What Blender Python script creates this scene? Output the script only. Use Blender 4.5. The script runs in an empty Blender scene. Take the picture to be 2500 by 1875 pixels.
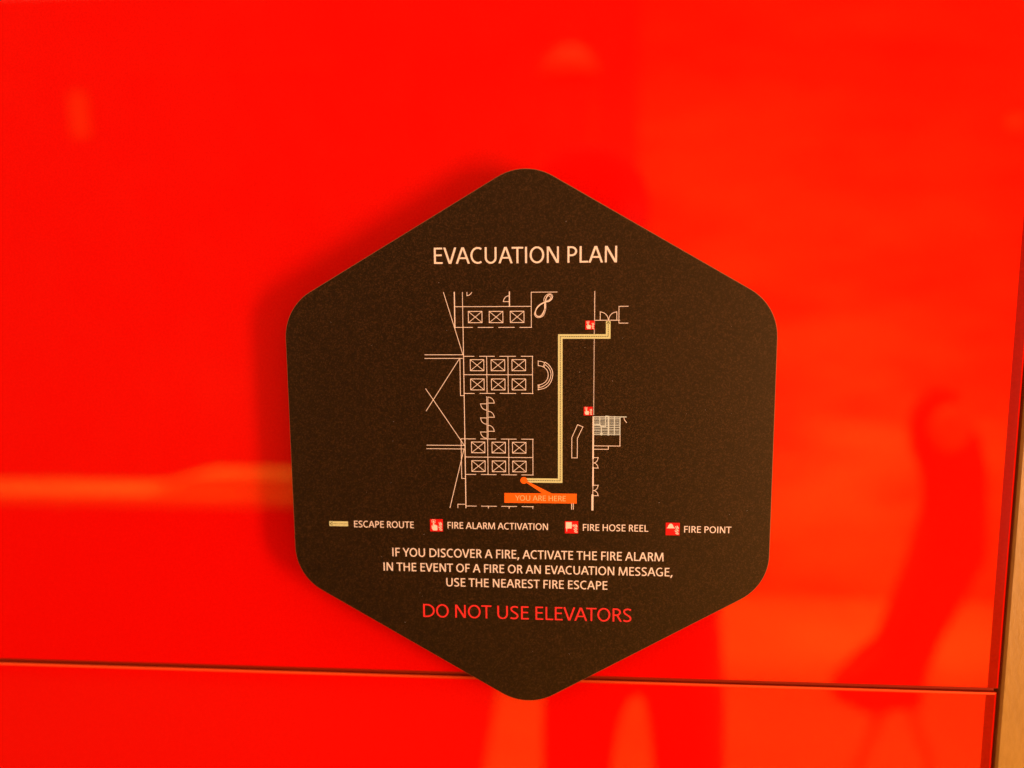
import bpy, bmesh, math, random
from mathutils import Vector, Matrix
from mathutils.geometry import delaunay_2d_cdt

sc = bpy.context.scene
COL = sc.collection
H0 = 1.5                      # height of the sign's centre above the floor (m)
def P(x, y, z=0.0):           # sign coordinates in mm (right, up, out of the wall) -> world metres
    return Vector((x / 1000, -z / 1000, H0 + y / 1000))

# ------------------------------------------------------------------ camera
cam_d = bpy.data.cameras.new('camera'); cam = bpy.data.objects.new('camera', cam_d); COL.objects.link(cam)
cam_d.sensor_width = 36.0; cam_d.lens = 1942.1185 / 2500 * 36
cam_d.clip_start = 0.01; cam_d.clip_end = 60
RR = [[0.9971700256, -0.0076267043, -0.0747915329], [-0.0024614786, 0.9909954841, -0.1338726697], [0.0751390786, 0.1336779112, 0.9881722193]]
def w3(v): return Vector((v[0], -v[2], v[1]))
a, b, c = w3(RR[0]), w3(RR[1]), w3(RR[2])
m = Matrix(((a.x, b.x, c.x), (a.y, b.y, c.y), (a.z, b.z, c.z))).to_4x4()
m.translation = P(24.306, 90.549, 418.352)
cam.matrix_world = m
cam_d.dof.use_dof = True; cam_d.dof.focus_distance = 0.423; cam_d.dof.aperture_fstop = 2.4
sc.camera = cam

# ------------------------------------------------------------------ light and exposure (warm key lamp, added unseen fill lights)
w = bpy.data.worlds.new('World'); sc.world = w; w.use_nodes = True
w.node_tree.nodes['Background'].inputs[0].default_value = (1.0, 0.47, 0.23, 1)
w.node_tree.nodes['Background'].inputs[1].default_value = 1.36
vs = sc.view_settings
vs.view_transform = 'Standard'; vs.look = 'None'; vs.exposure = 0.14; vs.gamma = 1.0
def area(name, loc, target, sx, sy, watts, col):
    l = bpy.data.lights.new(name, 'AREA'); l.shape = 'RECTANGLE'; l.size = sx; l.size_y = sy; l.energy = watts; l.color = col
    o = bpy.data.objects.new(name, l); COL.objects.link(o); o.location = loc
    o.rotation_euler = (Vector(target) - Vector(loc)).to_track_quat('-Z', 'Y').to_euler()
    return o
area('key_lamp', P(1260, -200, 1000), P(0, 0, 0), 0.26, 0.75, 20, (1.0, 0.55, 0.31))
c_l = area('added_room_fill', (0.5, -2.5, 2.85), (0.5, -2.5, 0), 1.6, 1.2, 48, (1.0, 0.56, 0.16)); c_l.data.spread = math.radians(110)  # added light, no such fixture known; brightens the mirrored room and fills the glass
c_2 = area('added_counter_fill', (-1.7, -2.3, 2.85), (-1.7, -2.5, 0), 0.8, 0.3, 30, (1.0, 0.58, 0.18)); c_2.data.spread = math.radians(70)  # added light, unseen; lifts the mirrored counter top
area('added_low_wall_fill', (1.35, -2.55, 0.75), (1.35, -3.4, 0.75), 1.2, 0.3, 48, (1.0, 0.58, 0.16))  # added light, unseen; grades the lower far wall brighter in the reflection

# ------------------------------------------------------------------ helpers
def top(o, label, cat, group=None):
    o['label'] = label; o['category'] = cat
    if group: o['group'] = group
    return o
def empty(name, loc):
    o = bpy.data.objects.new(name, None); COL.objects.link(o); o.location = loc; o.empty_display_size = 0.05
    return o
def link(name, me, mats, parent=None):
    o = bpy.data.objects.new(name, me); COL.objects.link(o)
    for mt in (mats if isinstance(mats, (list, tuple)) else [mats]):
        if me.materials.find(mt.name) < 0: me.materials.append(mt)
    if parent is not None:
        o.parent = parent; o.location = -parent.location if parent.parent is None else (0, 0, 0)
    return o
def from_bm(name, bm, mats, parent=None, smooth=False):
    me = bpy.data.meshes.new(name)
    bmesh.ops.recalc_face_normals(bm, faces=bm.faces)
    bm.to_mesh(me); bm.free()
    if smooth:
        for f in me.polygons: f.use_smooth = True
    return link(name, me, mats, parent)
def box(bm, x0, x1, y0, y1, z0, z1, mi=0):      # world metres
    v = [bm.verts.new(q) for q in ((x0,y0,z0),(x1,y0,z0),(x1,y1,z0),(x0,y1,z0),(x0,y0,z1),(x1,y0,z1),(x1,y1,z1),(x0,y1,z1))]
    for f in ((3,2,1,0),(4,5,6,7),(0,1,5,4),(1,2,6,5),(2,3,7,6),(3,0,4,7)):
        fc = bm.faces.new([v[i] for i in f]); fc.material_index = mi

# ---- materials
def mat(name, base, rough=0.5, spec=0.5, metal=0.0, coat=0.0, coat_rough=0.02):
    mt = bpy.data.materials.new(name); mt.use_nodes = True
    nt = mt.node_tree; bs = nt.nodes['Principled BSDF']
    bs.inputs['Base Color'].default_value = (*base, 1); bs.inputs['Roughness'].default_value = rough
    bs.inputs['Specular IOR Level'].default_value = spec; bs.inputs['Metallic'].default_value = metal
    bs.inputs['Coat Weight'].default_value = coat; bs.inputs['Coat Roughness'].default_value = coat_rough
    return mt, nt, bs
def noise(nt, scale, detail=3, rough=0.6, vec=None, obj_scale=None):
    n = nt.nodes.new('ShaderNodeTexNoise'); n.inputs['Scale'].default_value = scale
    n.inputs['Detail'].default_value = detail; n.inputs['Roughness'].default_value = rough
    tc = nt.nodes.new('ShaderNodeTexCoord')
    if obj_scale:
        mp = nt.nodes.new('ShaderNodeMapping'); mp.inputs['Scale'].default_value = obj_scale[:3]
        if len(obj_scale) > 3: mp.inputs['Rotation'].default_value = (0, obj_scale[3], 0)
        nt.links.new(tc.outputs['Object'], mp.inputs[0]); nt.links.new(mp.outputs[0], n.inputs['Vector'])
    else: nt.links.new(tc.outputs['Object'], n.inputs['Vector'])
    return n
def ramp(nt, fac, stops):
    r = nt.nodes.new('ShaderNodeValToRGB'); e = r.color_ramp.elements
    e[0].position, e[0].color = stops[0][0], (*stops[0][1], 1); e[1].position, e[1].color = stops[-1][0], (*stops[-1][1], 1)
    for p_, c_ in stops[1:-1]:
        x = e.new(p_); x.color = (*c_, 1)
    nt.links.new(fac, r.inputs[0]); return r
def bump(nt, bs, src, strength, dist):
    b_ = nt.nodes.new('ShaderNodeBump'); b_.inputs['Strength'].default_value = strength; b_.inputs['Distance'].default_value = dist
    nt.links.new(src, b_.inputs['Height']); nt.links.new(b_.outputs[0], bs.inputs['Normal'])

# red back-painted glass: saturated paint under a clear polished surface
M_GLASS, nt, bs = mat('red_glass', (0.82, 0.0045, 0.0), 0.55, 0.0, coat=1.0, coat_rough=0.0)
n = noise(nt, 900, 2); r = ramp(nt, n.outputs[0], [(0.3, (0.76, 0.0014, 0.0)), (0.7, (0.86, 0.0042, 0.0))]); nt.links.new(r.outputs[0], bs.inputs['Base Color'])
sm = noise(nt, 9, 5, 0.65, obj_scale=(1.0, 1.0, 0.35, 0.4)); mr = nt.nodes.new('ShaderNodeMapRange')      # wiping smears
mr.inputs[1].default_value = 0.45; mr.inputs[2].default_value = 0.75; mr.inputs[3].default_value = 0.0; mr.inputs[4].default_value = 0.09
nt.links.new(sm.outputs[0], mr.inputs[0]); nt.links.new(mr.outputs[0], bs.inputs['Coat Roughness'])
M_EDGE, nt, bs = mat('edge_refraction_red', (0.42, 0.004, 0.0), 0.5, 0.0, coat=0.3, coat_rough=0.1)  # dark red paints in the refraction seen near the panel's right end
n = noise(nt, 600, 2); r = ramp(nt, n.outputs[0], [(0.3, (0.26, 0.002, 0.0)), (0.7, (0.32, 0.003, 0.0))]); nt.links.new(r.outputs[0], bs.inputs['Base Color'])
M_SIDE, nt, bs = mat('red_glass_side', (0.30, 0.012, 0.001), 0.5, 0.1)
M_RIM, nt, bs = mat('red_glass_rim', (0.55, 0.005, 0.0), 0.6, 0.0)
M_LIP_HIGHLIGHT, nt, bs = mat('lip_highlight', (0.97, 0.095, 0.004), 0.5, 0.3)  # bright orange paints in the highlight along the joint
M_JOINT_TINT, nt, bs = mat('joint_tint_strip', (0.36, 0.028, 0.001), 0.6, 0.2)  # red-brown stands in for light and shade inside the joint
# sign face: dark powder-coated sheet with a fine speckle
M_FACE, nt, bs = mat('dark_coated_sheet', (0.03, 0.014, 0.007), 0.42, 0.62)
bs.inputs['Specular Tint'].default_value = (1.0, 0.75, 0.4, 1)
n = nt.nodes.new('ShaderNodeTexVoronoi'); n.inputs['Scale'].default_value = 1700; tcv = nt.nodes.new('ShaderNodeTexCoord'); nt.links.new(tcv.outputs['Object'], n.inputs['Vector'])
sx = nt.nodes.new('ShaderNodeSeparateColor'); nt.links.new(n.outputs['Color'], sx.inputs[0]); n = sx; n2 = noise(nt, 2600, 2, 0.6)
r = ramp(nt, n.outputs[0], [(0.0, (0.0004, 0.0003, 0.0002)), (0.55, (0.0045, 0.0024, 0.001)), (1.0, (0.038, 0.018, 0.0085))])
r2 = ramp(nt, n2.outputs[0], [(0.70, (0, 0, 0)), (0.80, (0.10, 0.07, 0.05))])
ad = nt.nodes.new('ShaderNodeMixRGB'); ad.blend_type = 'ADD'; ad.inputs[0].default_value = 1
nt.links.new(r.outputs[0], ad.inputs[1]); nt.links.new(r2.outputs[0], ad.inputs[2]); nt.links.new(ad.outputs[0], bs.inputs['Base Color'])
bump(nt, bs, n2.outputs[0], 0.35, 0.0002)
M_CORE, nt, bs = mat('sheet_edge', (0.20, 0.11, 0.05), 0.5, 0.3)
M_BACK, nt, bs = mat('sheet_back', (0.03, 0.025, 0.02), 0.5, 0.3)
def ink(name, col, var=0.06):
    mt, nt, bs = mat(name, col, 0.6, 0.3)
    n = noise(nt, 1800, 2); r = ramp(nt, n.outputs[0], [(0.3, tuple(x * (1 - var) for x in col)), (0.7, tuple(min(1, x * (1 + var)) for x in col))])
    nt.links.new(r.outputs[0], bs.inputs['Base Color']); return mt
M_WHITE = ink('white_print', (0.90, 0.89, 0.98))
M_GREEN = ink('pale_green_print', (0.66, 0.80, 0.50))
M_DARK = ink('dark_print', (0.015, 0.03, 0.005))
M_RED = ink('red_print', (0.75, 0.006, 0.008))
M_WARN = ink('warning_red_print', (0.90, 0.036, 0.042))
M_ORANGE = ink('orange_print', (0.95, 0.17, 0.004))
M_STAIR = ink('cool_white_print', (0.60, 0.82, 1.0))
M_HERE = ink('pale_orange_print', (0.90, 0.68, 0.36))
# tan wall panel with a faint slanted grain
M_TAN, nt, bs = mat('tan_panel', (0.6, 0.42, 0.18), 0.38, 0.5)
n = noise(nt, 130, 6, 0.7, obj_scale=(3, 1, 0.8, 0.6)); r = ramp(nt, n.outputs[0], [(0.3, (0.33, 0.19, 0.030)), (0.7, (0.41, 0.245, 0.046))]); nt.links.new(r.outputs[0], bs.inputs['Base Color'])
bump(nt, bs, n.outputs[0], 0.3, 0.0006)
M_BOARD, nt, bs = mat('brown_backing', (0.16, 0.07, 0.012), 0.7, 0.2)
n = noise(nt, 200, 3); r = ramp(nt, n.outputs[0], [(0.3, (0.13, 0.055, 0.01)), (0.7, (0.2, 0.09, 0.018))]); nt.links.new(r.outputs[0], bs.inputs['Base Color'])
def plain(name, c1, c2, sc_=6, rough=0.7, streak=None):
    mt, nt, bs = mat(name, c1, rough, 0.3); n = noise(nt, sc_, 4, obj_scale=streak)
    r = ramp(nt, n.outputs[0], [(0.35, c1), (0.65, c2)]); nt.links.new(r.outputs[0], bs.inputs['Base Color']); return mt
M_CREAM = plain('cream_plaster', (0.66, 0.52, 0.08), (0.76, 0.60, 0.10))
M_STONE = plain('pale_stone_floor', (0.56, 0.44, 0.08), (0.68, 0.54, 0.10), 3, 0.6)
M_SHADE = plain('dull_shade', (0.16, 0.11, 0.025), (0.19, 0.13, 0.03))
M_OCHRE = plain('ochre_plaster', (0.15, 0.10, 0.02), (0.42, 0.27, 0.05), 1.6, streak=(0.8, 1, 2.6))
M_SLAB = plain('slab_brown', (0.09, 0.055, 0.014), (0.14, 0.09, 0.022), 30, 0.9)
M_DARK_FLOOR = plain('dark_reflection_floor', (0.03, 0.012, 0.006), (0.05, 0.02, 0.01), 60, 0.95)
M_BROWN = plain('brown_plaster', (0.09, 0.05, 0.03), (0.14, 0.08, 0.05))
M_WOOD = plain('dark_wood', (0.035, 0.02, 0.012), (0.06, 0.035, 0.02), 12, 0.5)
M_SKIN = plain('skin', (0.5, 0.3, 0.2), (0.56, 0.34, 0.24), 20, 0.5)
M_CLOTH = plain('dark_cloth', (0.012, 0.011, 0.012), (0.02, 0.018, 0.02), 40, 0.9)
M_HAIR = plain('dark_hair', (0.012, 0.008, 0.006), (0.02, 0.013, 0.01), 80, 0.6)

# ------------------------------------------------------------------ flat print: polygons unioned into one clean sheet
def seg_quad(p, q, w_, cap=0.0):
    dx, dy = q[0] - p[0], q[1] - p[1]; L = math.hypot(dx, dy) or 1e-9
    ux, uy = dx / L, dy / L; nx, ny = -uy * w_ / 2, ux * w_ / 2
    p = (p[0] - ux * cap, p[1] - uy * cap); q = (q[0] + ux * cap, q[1] + uy * cap)
    return [(p[0]+nx, p[1]+ny), (p[0]-nx, p[1]-ny), (q[0]-nx, q[1]-ny), (q[0]+nx, q[1]+ny)]
def polyline(pts, w_, cap=None):
    out = []
    for i in range(len(pts) - 1):
        out.append(seg_quad(pts[i], pts[i+1], w_, w_ / 2 * (0.98 if cap is None else cap)))
    return out
def ribbon(pts, wf):                     # smooth stroke; wf(t) gives its width along the way
    n_ = len(pts); L_, R_ = [], []
    for i, (x, y) in enumerate(pts):
        a_ = pts[max(i-1, 0)]; b_ = pts[min(i+1, n_-1)]
        dx, dy = b_[0]-a_[0], b_[1]-a_[1]; l = math.hypot(dx, dy) or 1e-9
        w_ = wf(dx / l, dy / l) / 2
        L_.append((x - dy/l*w_, y + dx/l*w_)); R_.append((x + dy/l*w_, y - dx/l*w_))
    return [[L_[i], R_[i], R_[i+1], L_[i+1]] for i in range(n_-1)]
def union_mesh(name, polys, z, mats, parent, thick=0.0):
    vs_, fs = [], []
    for p_ in polys:
        ar = sum(p_[i-1][0]*p_[i][1] - p_[i][0]*p_[i-1][1] for i in range(len(p_)))
        if abs(ar) < 1e-7: continue
        if ar < 0: p_ = p_[::-1]
        i0 = len(vs_); vs_ += [Vector(q) for q in p_]; fs.append(list(range(i0, i0 + len(p_))))
    V, E_, F, _a, _b, OF = delaunay_2d_cdt(vs_, [], fs, 0, 1e-5)
    me = bpy.data.meshes.new(name)
    F2 = []
    for f, of in zip(F, OF):
        if not of: continue
        ar = sum(V[f[i-1]].x*V[f[i]].y - V[f[i]].x*V[f[i-1]].y for i in range(len(f)))
        if abs(ar) > 1e-9: F2.append(f if ar > 0 else f[::-1])
    me.from_pydata([P(v.x, v.y, z) for v in V], [], F2)
    return link(name, me, mats, parent)

# ------------------------------------------------------------------ capital letters drawn stroke by stroke (cap height 1)
def ell(cx, cy, rx, ry, a0, a1, n_=20):
    return [(cx + rx*math.cos(math.radians(a0+(a1-a0)*i/n_)), cy + ry*math.sin(math.radians(a0+(a1-a0)*i/n_))) for i in range(n_+1)]
def crom(P_, n_=5):
    out = []
    for i in range(len(P_)-1):
        a_, b_, c_, d_ = P_[max(i-1,0)], P_[i], P_[i+1], P_[min(i+2,len(P_)-1)]
        for j in range(n_):
            t = j / n_
            out.append(tuple(.5*((2*b_[k])+(-a_[k]+c_[k])*t+(2*a_[k]-5*b_[k]+4*c_[k]-d_[k])*t*t+(-a_[k]+3*b_[k]-3*c_[k]+d_[k])*t**3) for k in (0,1)))
    return out + [P_[-1]]
def rect(x0, y0, x1, y1): return [(x0,y0),(x1,y0),(x1,y1),(x0,y1)]
def glyph(ch, s):
    h = s * 0.86
    wf = lambda dx, dy: h + (s - h) * abs(dy)
    if ch == 'I': return s, [rect(0,0,s,1)]
    if ch == 'E': return .55, [rect(0,0,s,1), rect(0,0,.55,h), rect(0,1-h,.535,1), rect(0,.53-h/2,.50,.53+h/2)]
    if ch == 'F': return .53, [rect(0,0,s,1), rect(0,1-h,.53,1), rect(0,.50-h/2,.485,.50+h/2)]
    if ch == 'L': return .54, [rect(0,0,s,1), rect(0,0,.54,h)]
    if ch == 'T': return .73, [rect(0,1-h,.73,1), rect(.365-s/2,0,.365+s/2,1)]
    if ch == 'H': return .74, [rect(0,0,s,1), rect(.74-s,0,.74,1), rect(0,.52-h/2,.74,.52+h/2)]
    if ch == 'N':
        W = .75; q = s*.92
        return W, [rect(0,0,q,1), rect(W-q,0,W,1), [(0,1),(s*1.25,1),(W,0),(W-s*1.25,0)]]
    if ch == 'M':
        W = 1.04; q = s*.92
        return W, [[(0,0),(q,0),(.055+q,1),(.055,1)], [(W-q,0),(W,0),(W-.055,1),(W-.055-q,1)],
                   [(.055,1),(.055+s*1.22,1),(W/2+s*.42,.0),(W/2-s*.42,.0)], [(W-.055,1),(W-.055-s*1.22,1),(W/2-s*.42,.0),(W/2+s*.42,.0)]]
    if ch in 'AV':
        W = .90 if ch == 'A' else .83; q = s*1.08; a_ = s*.66
        g = [[(0,0),(q,0),(W/2-a_+q,1),(W/2-a_,1)], [(W-q,0),(W,0),(W/2+a_,1),(W/2+a_-q,1)]]
        if ch == 'A':
            x = lambda y: (W/2-a_)*y
            g.append([(x(.29)+q*.3,.29),(W-x(.29)-q*.3,.29),(W-x(.29+h*.92)-q*.3,.29+h*.92),(x(.29+h*.92)+q*.3,.29+h*.92)])
        else: g = [[(x, 1-y) for x, y in p_] for p_ in g]
        return W, g
    if ch == 'Y':
        W = .80; q = s*1.1
        return W, [rect(W/2-s/2,0,W/2+s/2,.45), [(0,1),(q,1),(W/2+s/2,.42),(W/2-s/2,.42)], [(W,1),(W-q,1),(W/2-s/2,.42),(W/2+s/2,.42)]]
    if ch == 'O': return .91, ribbon(ell(.455,.5,.455-s/2,.515-h/2,0,360,36), wf)
    if ch == 'C': return .75, ribbon(ell(.47,.5,.47-s/2,.515-h/2,57,303,26), wf)
    if ch == 'G': return .80, ribbon(ell(.47,.5,.47-s/2,.515-h/2,57,296,26), wf) + [rect(.80-s,.07,.80,.49), rect(.50,.49-h*.9,.80,.49), [(.60,-.006),(.80,.07),(.80,.07+h),(.62,h-.01)]]
    if ch == 'D':
        return .83, [rect(0,0,s,1), rect(0,0,.30,h), rect(0,1-h,.30,1)] + ribbon([(.26,1-h/2)] + ell(.28,.5,.55-s/2,.5-h/2,90,-90,20) + [(.26,h/2)], wf)
    if ch in 'PR':
        W, yb = (.60, .40) if ch == 'P' else (.57, .44)
        cy = (1+yb)/2; g = [rect(0,0,s,1), rect(0,1-h,.26,1), rect(0,yb,.26,yb+h)] + ribbon([(.23,1-h/2)] + ell(.25,cy,W-.25-s/2,(1-yb-h)/2,90,-90,16) + [(.23,yb+h/2)], wf)
        if ch == 'R':
            g.append([(.24,yb+h*.6),(.24+s*1.15,yb+h*.6),(.645,0),(.645-s*1.1,0)]); W = .645
        return W, g
    if ch == 'S':
        W = .61
        pts = crom([(W*x, y) for x, y in ((.91,.90-h*.12),(.72,.985-h*.42),(.48,1.0-h*.46),(.22,.925-h*.3),(.125,.755),(.24,.62),(.50,.51),(.77,.39),(.875,.245),(.76,.075+h*.28),(.47,h*.44),(.24,.01+h*.5),(.05,.085+h*.3))])
        return W, ribbon(pts, lambda dx, dy: h*1.0 + (s-h)*.6)
    if ch == 'U':
        W = .75
        return W, ribbon([(s/2,1),(s/2,.7),(s/2,.36)] + ell(W/2,.36,W/2-s/2,.375-h/2,180,360,18) + [(W-s/2,.7),(W-s/2,1)], wf)
    if ch == ',': return .24, [[(.06,.15),(.24,.15),(.11,-.18),(-.02,-.16)]]
    return .3, []
LSB = dict(E=.113,F=.113,I=.113,L=.113,H=.113,N=.113,M=.07,D=.113,P=.113,R=.113,U=.11,O=.055,C=.055,G=.055,S=.06,A=.005,V=.0,T=.002,Y=.0)
RSB = dict(E=.055,F=.02,I=.113,L=.01,H=.113,N=.113,M=.07,D=.055,P=.045,R=.02,U=.11,O=.055,C=.05,G=.09,S=.06,A=.005,V=.0,T=.002,Y=.0)
KERN = {'AT':-.07,'TA':-.07,'AV':-.05,'VA':-.05,'AC':-.02,'LA':0.0,'AY':-.05,'YO':-.04,'PL':0,'EV':0,'FI':0,'LE':0}
def lettering(name, spec, z, material, parent):
    s_, x0, y0, width, cap, wt = spec
    x = 0; polys = []; first = True; last = 0
    for i, ch in enumerate(s_):
        if ch == ' ': x += .315; continue
        W, g = glyph(ch, wt)
        if not first: x += LSB.get(ch, .05)
        if i and s_[i-1] + ch in KERN: x += KERN[s_[i-1] + ch]
        first = False
        polys += [[(x + a_, b_) for a_, b_ in p_] for p_ in g]
        last = x + W; x = last + RSB.get(ch, .05)
    k = width / last
    print('TEXT', s_, 'fit', round(k / cap, 3))
    return union_mesh(name, [[(x0 + a_*k, y0 + b_*cap) for a_, b_ in p_] for p_ in polys], z, material, parent)

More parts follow.
